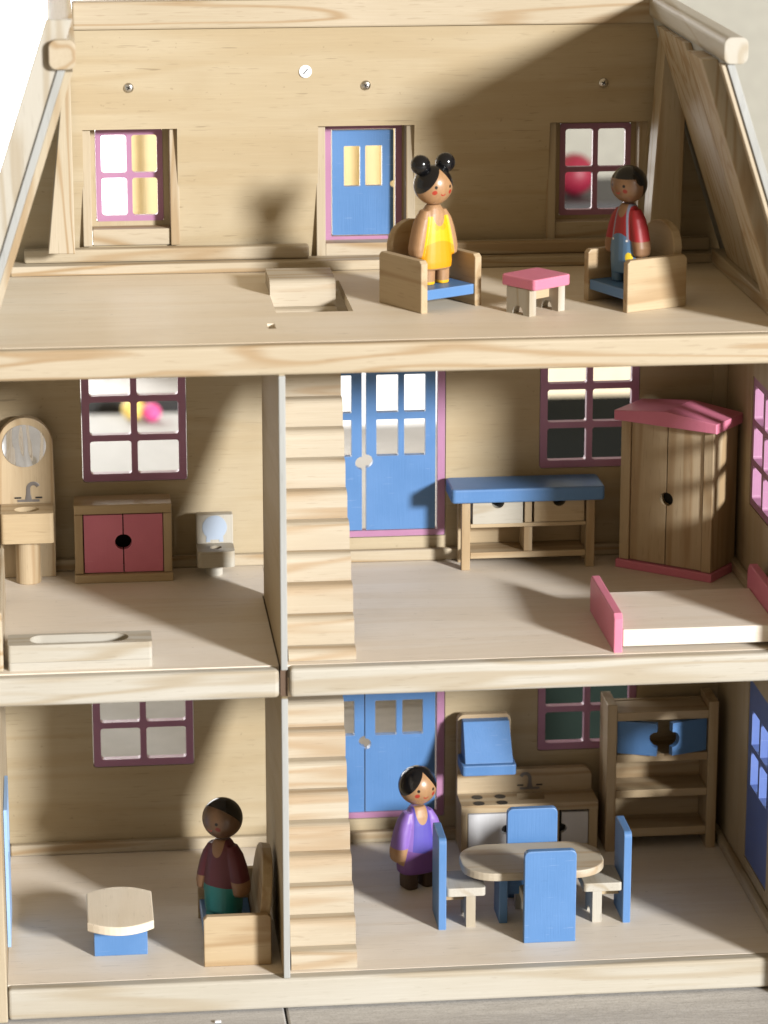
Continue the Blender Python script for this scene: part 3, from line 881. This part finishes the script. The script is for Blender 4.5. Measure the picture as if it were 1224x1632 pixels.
# coffee table
t = thing('toy_coffee_table', 'bow ended wooden coffee table on a blue base', 'table', (-0.1235, 0.0740, 0.0))
bm = bmesh.new()
out = [(0.0258 * s_, 0.0) for s_ in ()]
half = 0.0258
pts = []
for i in range(13):
    a = math.radians(-90 + 0) ; f = -1 + 2 * i / 12
    pts.append((half * f, -0.0300 - 0.0120 * (1 - f * f)))
for i in range(13):
    f = 1 - 2 * i / 12
    pts.append((half * f, 0.0300 + 0.0120 * (1 - f * f)))
add_board(bm, pts, [], 'Z', 0.0272, 0.0345, None, 0.0008)
finish('table_top', bm, wood('attic', 'Y'), t)
box('base', t, BLUE, -0.0209, 0.0209, -0.0165, 0.0165, 0.0, 0.0270, 0.0006)

# kitchen unit
t = thing('toy_kitchen_unit', 'wooden stove and sink unit with blue extractor hood', 'kitchen unit', (0.2270, 0.2370, 0.0))
K = Vector((0.2270, 0.2370, 0))
x0, x1 = -0.0580, 0.0590
box('side_panel', t, wood('toy', 'Z'), x0, x0 + 0.0055, 0.0006, 0.0300, 0.0, 0.0385, 0.0005)
box('side_panel', t, wood('toy', 'Z'), x1 - 0.0075, x1, 0.0006, 0.0300, 0.0, 0.0385, 0.0005)
box('plinth', t, wood('toy', 'X'), x0 + 0.0057, x1 - 0.0077, 0.0008, 0.0290, 0.0, 0.0068, 0.0005)
box('divider', t, wood('toy', 'Z'), -0.0155, 0.0260, 0.0010, 0.0290, 0.0070, 0.0384, 0.0004)
bm = bmesh.new()
add_board(bm, rect(x0, 0.0, x1, 0.0300), [rect(-0.0075, 0.0105, 0.0150, 0.0255)], 'Z', 0.0387, 0.0455)
finish('counter_top', bm, wood('toy', 'X'), t)
box('sink_bottom', t, wood('toy', 'X'), -0.0074, 0.0149, 0.0106, 0.0254, 0.0387, 0.0400, 0)
for bx, by in ((0.0, 0.0), (0.0198, 0.0), (-0.0003, -0.0148), (0.0195, -0.0148)):
    cyl('burner', t, DARKPRINT, -0.0420 + bx, 0.0195 + by, 0.0047, 0.0454, 0.0459, 0.0001, 28)
def cupdoor(xa, xb, z0, z1, side, mat):
    ctr, r_ = (z0 + z1) / 2, 0.0043
    out = [(xa, z0), (xb, z0)]
    if side == 'R': out += [(xb + r_ * math.cos(math.radians(-90 - 180 * i / 10)), ctr + r_ * math.sin(math.radians(-90 - 180 * i / 10))) for i in range(11)]
    out += [(xb, z1), (xa, z1)]
    if side == 'L': out += [(xa + r_ * math.cos(math.radians(90 - 180 * i / 10)), ctr + r_ * math.sin(math.radians(90 - 180 * i / 10))) for i in range(11)]
    board('cupboard_door', t, mat, out, [], 'Y', 0.0014, 0.0065)
cupdoor(-0.0518, -0.0190, 0.0075, 0.0370, 'R', WHITE)
cupdoor(0.0282, 0.0508, 0.0075, 0.0360, 'L', WHITE)
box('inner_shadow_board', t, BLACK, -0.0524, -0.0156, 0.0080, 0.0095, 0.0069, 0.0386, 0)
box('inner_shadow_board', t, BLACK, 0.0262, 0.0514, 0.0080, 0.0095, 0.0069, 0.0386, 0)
bm = bmesh.new()
pts = [(x0, 0.0), (x1 - 0.0005, 0.0)]
def arcp(cx, cz, r, a0, a1, n=6): return [(cx + r * math.cos(math.radians(a0 + (a1 - a0) * i / n)), cz + r * math.sin(math.radians(a0 + (a1 - a0) * i / n))) for i in range(n + 1)]
pts += arcp(x1 - 0.0085, 0.0655 - 0.008, 0.008, 0, 90)
pts += [(-0.0125, 0.0655)] + arcp(-0.0180, 0.1165 - 0.006, 0.006, 0, 90) + arcp(x0 + 0.006, 0.1165 - 0.006, 0.006, 90, 180)
add_board(bm, pts, [], 'Y', 0.0302, 0.0380, None, 0.0006)
finish('backboard', bm, wood('toy', 'X'), t)
bm = bmesh.new()
def quadprism(bm, lo4, hi4):
    a = [bm.verts.new(v) for v in lo4]; b_ = [bm.verts.new(v) for v in hi4]
    bm.faces.new(a); bm.faces.new(b_)
    for i in range(4): bm.faces.new((a[i], a[(i + 1) % 4], b_[(i + 1) % 4], b_[i]))
quadprism(bm, [(-0.0548, 0.0015, 0.0823), (-0.0140, 0.0015, 0.0823), (-0.0140, 0.0300, 0.0823), (-0.0548, 0.0300, 0.0823)],
          [(-0.0545, 0.0205, 0.1135), (-0.0150, 0.0205, 0.1135), (-0.0150, 0.0300, 0.1135), (-0.0545, 0.0300, 0.1135)])
bmesh.ops.recalc_face_normals(bm, faces=bm.faces)
bmesh.ops.bevel(bm, geom=bm.edges[:], offset=0.0006, segments=2, profile=0.5, affect='EDGES')
hood = finish('extractor_hood', bm, BLUE, t)
bm = bmesh.new()
add_board(bm, rr(-0.0580, -0.0030, -0.0118, 0.0300, 0.0030, 4), [], 'Z', 0.0730, 0.0821, None, 0.0008)
finish('hood_lip', bm, BLUE, hood)
bm = bmesh.new()
o = bpy.data.objects.new('sink_tap', None); bpy.data.objects.remove(o); bm.free()
tp = bmesh.new()
pts = [(0, 0, 0.0), (0, 0, 0.005)] + [(-(0.0040 - 0.0040 * math.cos(a)), 0, 0.0095 + 0.0042 * math.sin(a)) for a in [math.pi * k / 8 for k in range(8)]]
add_tube(tp, pts, [0.0028, 0.0017] + [0.0015] * 8)
add_box(tp, -0.0085, 0.0085, -0.0004, 0.0004, -0.0006, 0.0014, 0)
tapo = finish('tap', tp, GREYPRINT, t, False, (0.0048, 0.0299, 0.0480)); tapo.scale = (1, 0.5, 1)
for sx in (-1, 1):
    box('tap_handle', tapo, DARKPRINT, sx * 0.0082 - 0.0028, sx * 0.0082 + 0.0028, -0.0008, 0.0003, 0.0026, 0.0040, 0.0005)

# shelf unit
t = thing('toy_shelf_unit', 'open wooden shelf unit with two blue doors standing ajar', 'shelf unit', (0.3400, 0.2345, 0.0))
hw, dp = 0.0475, 0.0375
for s in (-1, 1):
    xa, xb = sorted((s * hw, s * (hw - 0.0082)))
    box('side_panel', t, wood('toy', 'Z'), xa, xb, 0.0, dp, 0.0, 0.1320, 0.0006)
box('back_panel', t, wood('toy', 'X'), -hw + 0.0084, hw - 0.0084, dp - 0.0045, dp - 0.0005, 0.0120, 0.1250, 0)
for z0, z1 in ((0.0125, 0.0200), (0.0480, 0.0548), (0.0800, 0.0868), (0.1170, 0.1245)):
    box('shelf', t, wood('toy', 'X'), -hw + 0.0084, hw - 0.0084, 0.0006, dp - 0.0047, z0, z1, 0.0005)
for s in (-1, 1):
    wd, hd, r_ = 0.0335, 0.0288, 0.0068
    out = [(0, 0), (wd, 0)] + [(wd + r_ * math.cos(math.radians(-90 - 180 * i / 12)), hd / 2 + r_ * math.sin(math.radians(-90 - 180 * i / 12))) for i in range(13)] + [(wd, hd), (0, hd)]
    bm = bmesh.new()
    add_board(bm, [(s * u, v) for u, v in out], [], 'Y', 0.0, 0.0052)
    o = finish('door', bm, BLUE, t, False, (-s * (hw - 0.0092), 0.0040, 0.0876), math.radians(-s * 20))

# dining table
t = thing('toy_dining_table', 'oval wooden dining table with blue panel legs', 'table', (0.2085, 0.1045, 0.0))
bm = bmesh.new()
add_board(bm, rr(-0.0577, -0.0325, 0.0577, 0.0325, 0.0270, 10), [], 'Z', 0.0435, 0.0502, None, 0.0009)
finish('table_top', bm, wood('step', 'X'), t)
for s in (-1, 1):
    bm = bmesh.new()
    add_box(bm, s * 0.0245 - 0.0034, s * 0.0245 + 0.0034, -0.0150, 0.0150, 0.0, 0.0433, 0.0006)
    finish('leg_panel', bm, BLUE, t)
box('stretcher', t, BLUE, -0.0209, 0.0209, -0.0030, 0.0030, 0.0200, 0.0432, 0.0005)

# dining chairs (front = -y; the backrest stands at +y)
def dining_chair(label, loc, ang):
    t = thing('toy_dining_chair', label, 'chair', loc, math.radians(ang), 'blue backed chairs round the dining table')
    bm = bmesh.new()
    add_board(bm, [(-0.0207, 0.0), (0.0207, 0.0)] + arcp(0.0207 - 0.0045, 0.0775 - 0.0045, 0.0045, 0, 90, 5) + arcp(-0.0207 + 0.0045, 0.0775 - 0.0045, 0.0045, 90, 180, 5), [], 'Y', 0.0, 0.0064, None, 0.0007)
    finish('backrest', bm, BLUE, t)
    bm = bmesh.new()
    add_board(bm, rr(-0.0195, -0.0320, 0.0195, -0.0002, 0.0030, 4), [], 'Z', 0.0272, 0.0345, None, 0.0008)
    finish('seat', bm, wood('white', 'X'), t)
    bm = bmesh.new()
    add_board(bm, legs_panel(-0.0170, 0.0170, 0, 0, 0.0270), [], 'Y', -0.0240, -0.0165)
    finish('leg_panel', bm, wood('white', 'Z'), t)
    box('seat_rail', t, wood('toy', 'Y'), -0.0030, 0.0030, -0.0163, -0.0003, 0.0180, 0.0270, 0.0004)
    return t
c0 = dining_chair('blue backed dining chair standing beside the purple dressed doll', (0.1368, 0.1022, 0.0), 90)
dup(c0, (0.2797, 0.1015, 0.0), -90, 'blue backed dining chair standing nearest the shelf unit')
dup(c0, (0.2152, 0.0540, 0.0), 180, 'blue backed dining chair hiding the table from the open front')
dup(c0, (0.2150, 0.1420, 0.0), 0, 'blue backed dining chair between the table and the stove')

# ------------------------------------------------------------------ dolls
def doll_coords(nt, r=1.0):
    tc = nt.nodes.new('ShaderNodeTexCoord')
    sp = nt.nodes.new('ShaderNodeSeparateXYZ')
    nt.links.new(tc.outputs['Object'], sp.inputs[0])
    return [N(nt, sp.outputs[i]) / r for i in range(3)]

SKIN = (0.345, 0.195, 0.095)
SKIND = (0.225, 0.12, 0.058)

def head_mat(name, skin, style):
    m, nt, b = new_mat(name)
    x, y, z = doll_coords(nt, 0.0165)
    tc = nt.nodes.new('ShaderNodeTexCoord')
    gr = noise(nt, stretch(nt, tc.outputs['Object'], 'Z', 60, 420), 1.0, 3.0)
    col = mix(nt, (gr - 0.5).pos(0.2) * 0.6, tuple(c * 0.9 for c in skin), tuple(c * 1.1 for c in skin))
    S = 0.022
    front = (y * -1).pos(0.02)
    ax = x.abs()
    def disc(cx, cz, r, both=True, sx=1.0):
        dx = ((ax if both else x) - cx) * sx
        dz = z - cz
        return (r - (dx * dx + dz * dz).sqrt()).pos(S * 0.7) * front
    col = mix(nt, disc(0.46, -0.27, 0.115), col, (skin[0] * 1.0, skin[1] * 0.18, skin[2] * 0.2))
    dx, dz = x, z + 0.30
    rad = (dx * dx + dz * dz).sqrt()
    mouth = (0.030 - (rad - 0.13).abs()).pos(0.015) * ((z + 0.345) * -1).pos(0.02) * front
    col = mix(nt, mouth, col, (0.35, 0.03, 0.02))
    col = mix(nt, disc(0.42, 0.0, 0.082, sx=1.15), col, (0.004, 0.004, 0.004))
    if style == 'part':
        hair = (z - (0.84 - ax * 1.32)).mx(((y - 0.12) * 2.5).mn(z + 0.55))
    elif style == 'fringe':
        hair = (z - 0.36).mx(((y - 0.02 + (z - 0.0) * 0.25) * 2).mn(z + 0.80))
        hair = hair.mx((0.30 - ((y + 0.10) * (y + 0.10) + (z - 0.30) * (z - 0.30)).sqrt()) * 1.0)
    else:
        hair = (z * 0.80 + y * 0.72) - 0.10
    hm = hair.pos(S * 0.6)
    col = mix(nt, hm, col, (0.005, 0.005, 0.006))
    nt.links.new(col, b.inputs['Base Color'])
    nt.links.new((hm * -0.16 + 0.34).k, b.inputs['Roughness'])
    b.inputs['Coat Weight'].default_value = 0.12
    b.inputs['Coat Roughness'].default_value = 0.15
    return m

def body_mat(name, skin, painter):
    m, nt, b = new_mat(name)
    x, y, z = doll_coords(nt, 0.001)                 # millimetres
    tc = nt.nodes.new('ShaderNodeTexCoord')
    gr = noise(nt, stretch(nt, tc.outputs['Object'], 'Z', 60, 500), 1.0, 3.0)
    col = mix(nt, (gr - 0.5).pos(0.2) * 0.7, tuple(c * 0.88 for c in skin), tuple(c * 1.12 for c in skin))
    col = painter(nt, x, y, z, col)
    nt.links.new(col, b.inputs['Base Color'])
    b.inputs['Roughness'].default_value = 0.48
    bump(nt, b, gr, 0.12)
    return m

E_ = 0.18
def p_girl(nt, x, y, z, col):
    ax = x.abs()
    fr = (y * -1 - 1.0).pos(0.4)
    torso = (16.4 - (z - 34) * 0.20 - ax).pos(E_) * (z - 15).pos(E_) * (61.5 - z).pos(E_)
    hips = (34 - z).pos(E_) * (z - 15).pos(E_) * (16.2 - ax).mx(25.5 - z).pos(E_)
    dress = torso.mx(hips)
    neck = (1.0 - (x * x / 36 + (z - 62) * (z - 62) / 90)).pos(0.04)
    dress = dress * (neck * -1 + 1)
    wave = ((x * 0.9)._op('SINE')) * 0.5
    col = mix(nt, dress, col, (0.62, 0.37, 0.004))
    col = mix(nt, dress * (39.5 - x * x * 0.02 - z).pos(E_), col, (0.61, 0.265, 0.003))
    collar = (1.0 - ((ax - 3.6) * (ax - 3.6) / 12 + (z - 52) * (z - 52) / 9)).pos(0.06) * dress * fr
    col = mix(nt, collar, col, (0.62, 0.30, 0.006))
    return mix(nt, (3.0 - z).pos(E_), col, (0.66, 0.36, 0.006))
def p_purple(nt, x, y, z, col):
    ax = x.abs()
    fr = (y * -1 - 0.5).pos(0.4)
    up = (z - 32 - ax * 0.25).pos(E_)
    arm = (ax - 13.4 + (z - 36) * 0.19).pos(E_)
    skirt = (z - 14.2).pos(E_)
    col = mix(nt, skirt, col, (0.17, 0.07, 0.27))
    sleeve = (z - 37).pos(E_)
    inner = (9.4 - (z - 40) * 0.10 - ax).pos(E_) * fr
    col = mix(nt, up, col, (0.21, 0.115, 0.40))
    col = mix(nt, up * inner, col, (0.08, 0.062, 0.34))
    hand = arm * (37.5 - z).pos(E_) * (z - 22).pos(E_)
    col = mix(nt, hand, col, SKIN)
    neck = (1.0 - (x * x / 30 + (z - 67) * (z - 67) / 110)).pos(0.05) * fr
    col = mix(nt, neck, col, SKIN)
    return mix(nt, (14.2 - z).pos(E_), col, (0.055, 0.032, 0.018))
def p_boy(nt, x, y, z, col):
    ax = x.abs()
    fr = (y * -1 - 0.5).pos(0.4)
    arm = (ax - 13.6 + (z - 34) * 0.19).pos(E_)
    shirt = (z - 34).pos(E_)
    col = mix(nt, shirt, col, (0.27, 0.012, 0.016))
    dung = (45 - x * x * 0.04 - z).pos(E_) * (arm * -1 + 1)
    col = mix(nt, dung, col, (0.085, 0.175, 0.30))
    strap = (1.1 - (ax - 9.4 + (z - 40) * 0.12).abs()).pos(0.15) * (z - 38).pos(E_)
    col = mix(nt, strap * (arm * -1 + 1), col, (0.19, 0.20, 0.27))
    button = (1.0 - ((ax - 8.6) * (ax - 8.6) + (z - 39) * (z - 39)).sqrt()).pos(0.15) * fr
    col = mix(nt, button, col, (0.8, 0.8, 0.8))
    pocket = (1.0 - ((x - 11) * (x - 11) / 10 + (z - 24) * (z - 24) / 22)).pos(0.06) * fr
    col = mix(nt, pocket, col, (0.75, 0.55, 0.03))
    hand = arm * (39 - z).pos(E_) * (z - 22).pos(E_)
    col = mix(nt, hand, col, SKIND)
    neck = (1.0 - (x * x / 26 + (z - 67) * (z - 67) / 60)).pos(0.05) * fr
    return mix(nt, neck, col, SKIND)
def p_man(nt, x, y, z, col):
    ax = x.abs()
    fr = (y * -1 - 0.5).pos(0.4)
    arm = (ax - 13.6 + (z - 34) * 0.19).pos(E_)
    col = mix(nt, (z - 31.5).pos(E_), col, (0.08, 0.009, 0.018))
    col = mix(nt, (32 - z).pos(E_), col, (0.009, 0.15, 0.145))
    hand = arm * (38 - z).pos(E_) * (z - 24).pos(E_)
    col = mix(nt, hand, col, SKIND)
    neck = (1.0 - (x * x / 30 + (z - 67) * (z - 67) / 100)).pos(0.05) * fr
    return mix(nt, neck, col, SKIND)

def loft(bm, secs, n=24, p=2.6):
    """secs: (cx, cy, z, half width, half depth) stacked rounded sections"""
    rings = []
    for cx, cy, z, w_, d_ in secs:
        rg = []
        for k in range(n):
            a = 2 * math.pi * k / n
            c, s = math.cos(a), math.sin(a)
            rg.append(bm.verts.new((cx + w_ * math.copysign(abs(c) ** (2 / p), c), cy + d_ * math.copysign(abs(s) ** (2 / p), s), z)))
        rings.append(rg)
    for a, b_ in zip(rings, rings[1:]):
        for k in range(n): bm.faces.new((a[k], a[(k + 1) % n], b_[(k + 1) % n], b_[k]))
    bm.faces.new(rings[0][::-1]); bm.faces.new(rings[-1])

def doll(label, loc, ang, scale, painter, style, skin, key, skirt=True, buns=False, head_ang=0, hs=1.0):
    t = thing('peg_doll', label, 'doll', loc, math.radians(ang))
    t.scale = (scale,) * 3
    bm = bmesh.new()
    mm = 0.001
    if skirt:
        secs = [(13.5, 15.8, 10.8), (15, 17.2, 11.8), (20, 17.8, 12.2), (28, 17.0, 12.0), (36, 16.2, 11.6), (46, 14.6, 11.0), (56, 12.6, 10.0), (63, 10.4, 9.0), (68.5, 7.6, 7.2), (71, 5.6, 5.6)]
    else:
        secs = [(9.0, 15.4, 11.0), (12, 15.8, 11.4), (20, 16.2, 11.8), (28, 16.2, 11.8), (36, 15.8, 11.4), (46, 14.6, 10.8), (56, 12.8, 10.0), (63, 10.8, 9.0), (68.5, 7.8, 7.2), (71, 5.6, 5.6)]
    loft(bm, [(0, 0, z * mm, w_ * mm, d_ * mm) for z, w_, d_ in secs])
    for s in (-1, 1):
        loft(bm, [(s * cx * mm, 0.0, z * mm, w_ * mm, d_ * mm) for cx, z, w_, d_ in ((18.0, 25.0, 4.0, 6.4), (18.2, 27.0, 5.4, 8.4), (17.9, 33, 6.4, 9.0), (16.4, 40, 6.6, 9.0), (14.2, 50, 6.4, 8.6), (11.4, 59, 6.0, 7.8), (8.6, 66.5, 4.0, 5.4))], 20, 2.4)
        lz = 16.0 if skirt else 12.0
        loft(bm, [(s * 7.9 * mm, 0.0, z * mm, w_ * mm, d_ * mm) for z, w_, d_ in ((0.0, 5.2, 8.2), (0.8, 5.9, 8.9), (5, 6.0, 9.0), (lz, 6.2, 9.4))], 20, 3.2)
    o = finish('body', bm, body_mat(key + '_body', skin, painter), t, True)
    md = o.modifiers.new('fuse', 'REMESH'); md.mode = 'VOXEL'; md.voxel_size = 0.00065; md.use_smooth_shade = True
    sm = o.modifiers.new('soft', 'SMOOTH'); sm.factor = 0.5; sm.iterations = 4
    bm = bmesh.new()
    bmesh.ops.create_uvsphere(bm, u_segments=56, v_segments=36, radius=0.0165)
    hd = finish('head', bm, head_mat(key + '_head', skin, style), t, True, (0, 0, 0.0885))
    hd.rotation_euler[2] = math.radians(head_ang)
    hd.scale = (hs, hs, hs * 1.02)
    if buns:
        for s in (-1, 1):
            bm = bmesh.new()
            bmesh.ops.create_uvsphere(bm, u_segments=28, v_segments=18, radius=0.0083)
            finish('hair_bun', bm, HAIR, hd, True, (s * 0.0125, 0.0005, 0.0172))
    return t
doll('peg doll in a bright yellow dress with two black hair buns', (0.1300, 0.1330, Z2 + 0.0173), 30, 0.865, p_girl, 'part', SKIN, 'girl', True, True, -3, 1.06)
doll('peg doll in blue dungarees and red shirt standing on an armchair', (0.2805, 0.1235, Z2 + 0.0173), -56, 0.86, p_boy, 'fringe', (0.17, 0.09, 0.043), 'boy', False, False, 4)
doll('peg doll in a purple dress and lilac cardigan standing in the kitchen', (0.1245, 0.1775, 0.0), 22, 1.0, p_purple, 'part', SKIN, 'purple', True, False, 0, 0.97)
doll('peg doll in maroon shirt and teal trousers standing on the settee', (-0.0412, 0.0810, 0.0173), -38, 0.97, p_man, 'back', (0.10, 0.052, 0.026), 'man', False, False, -8)
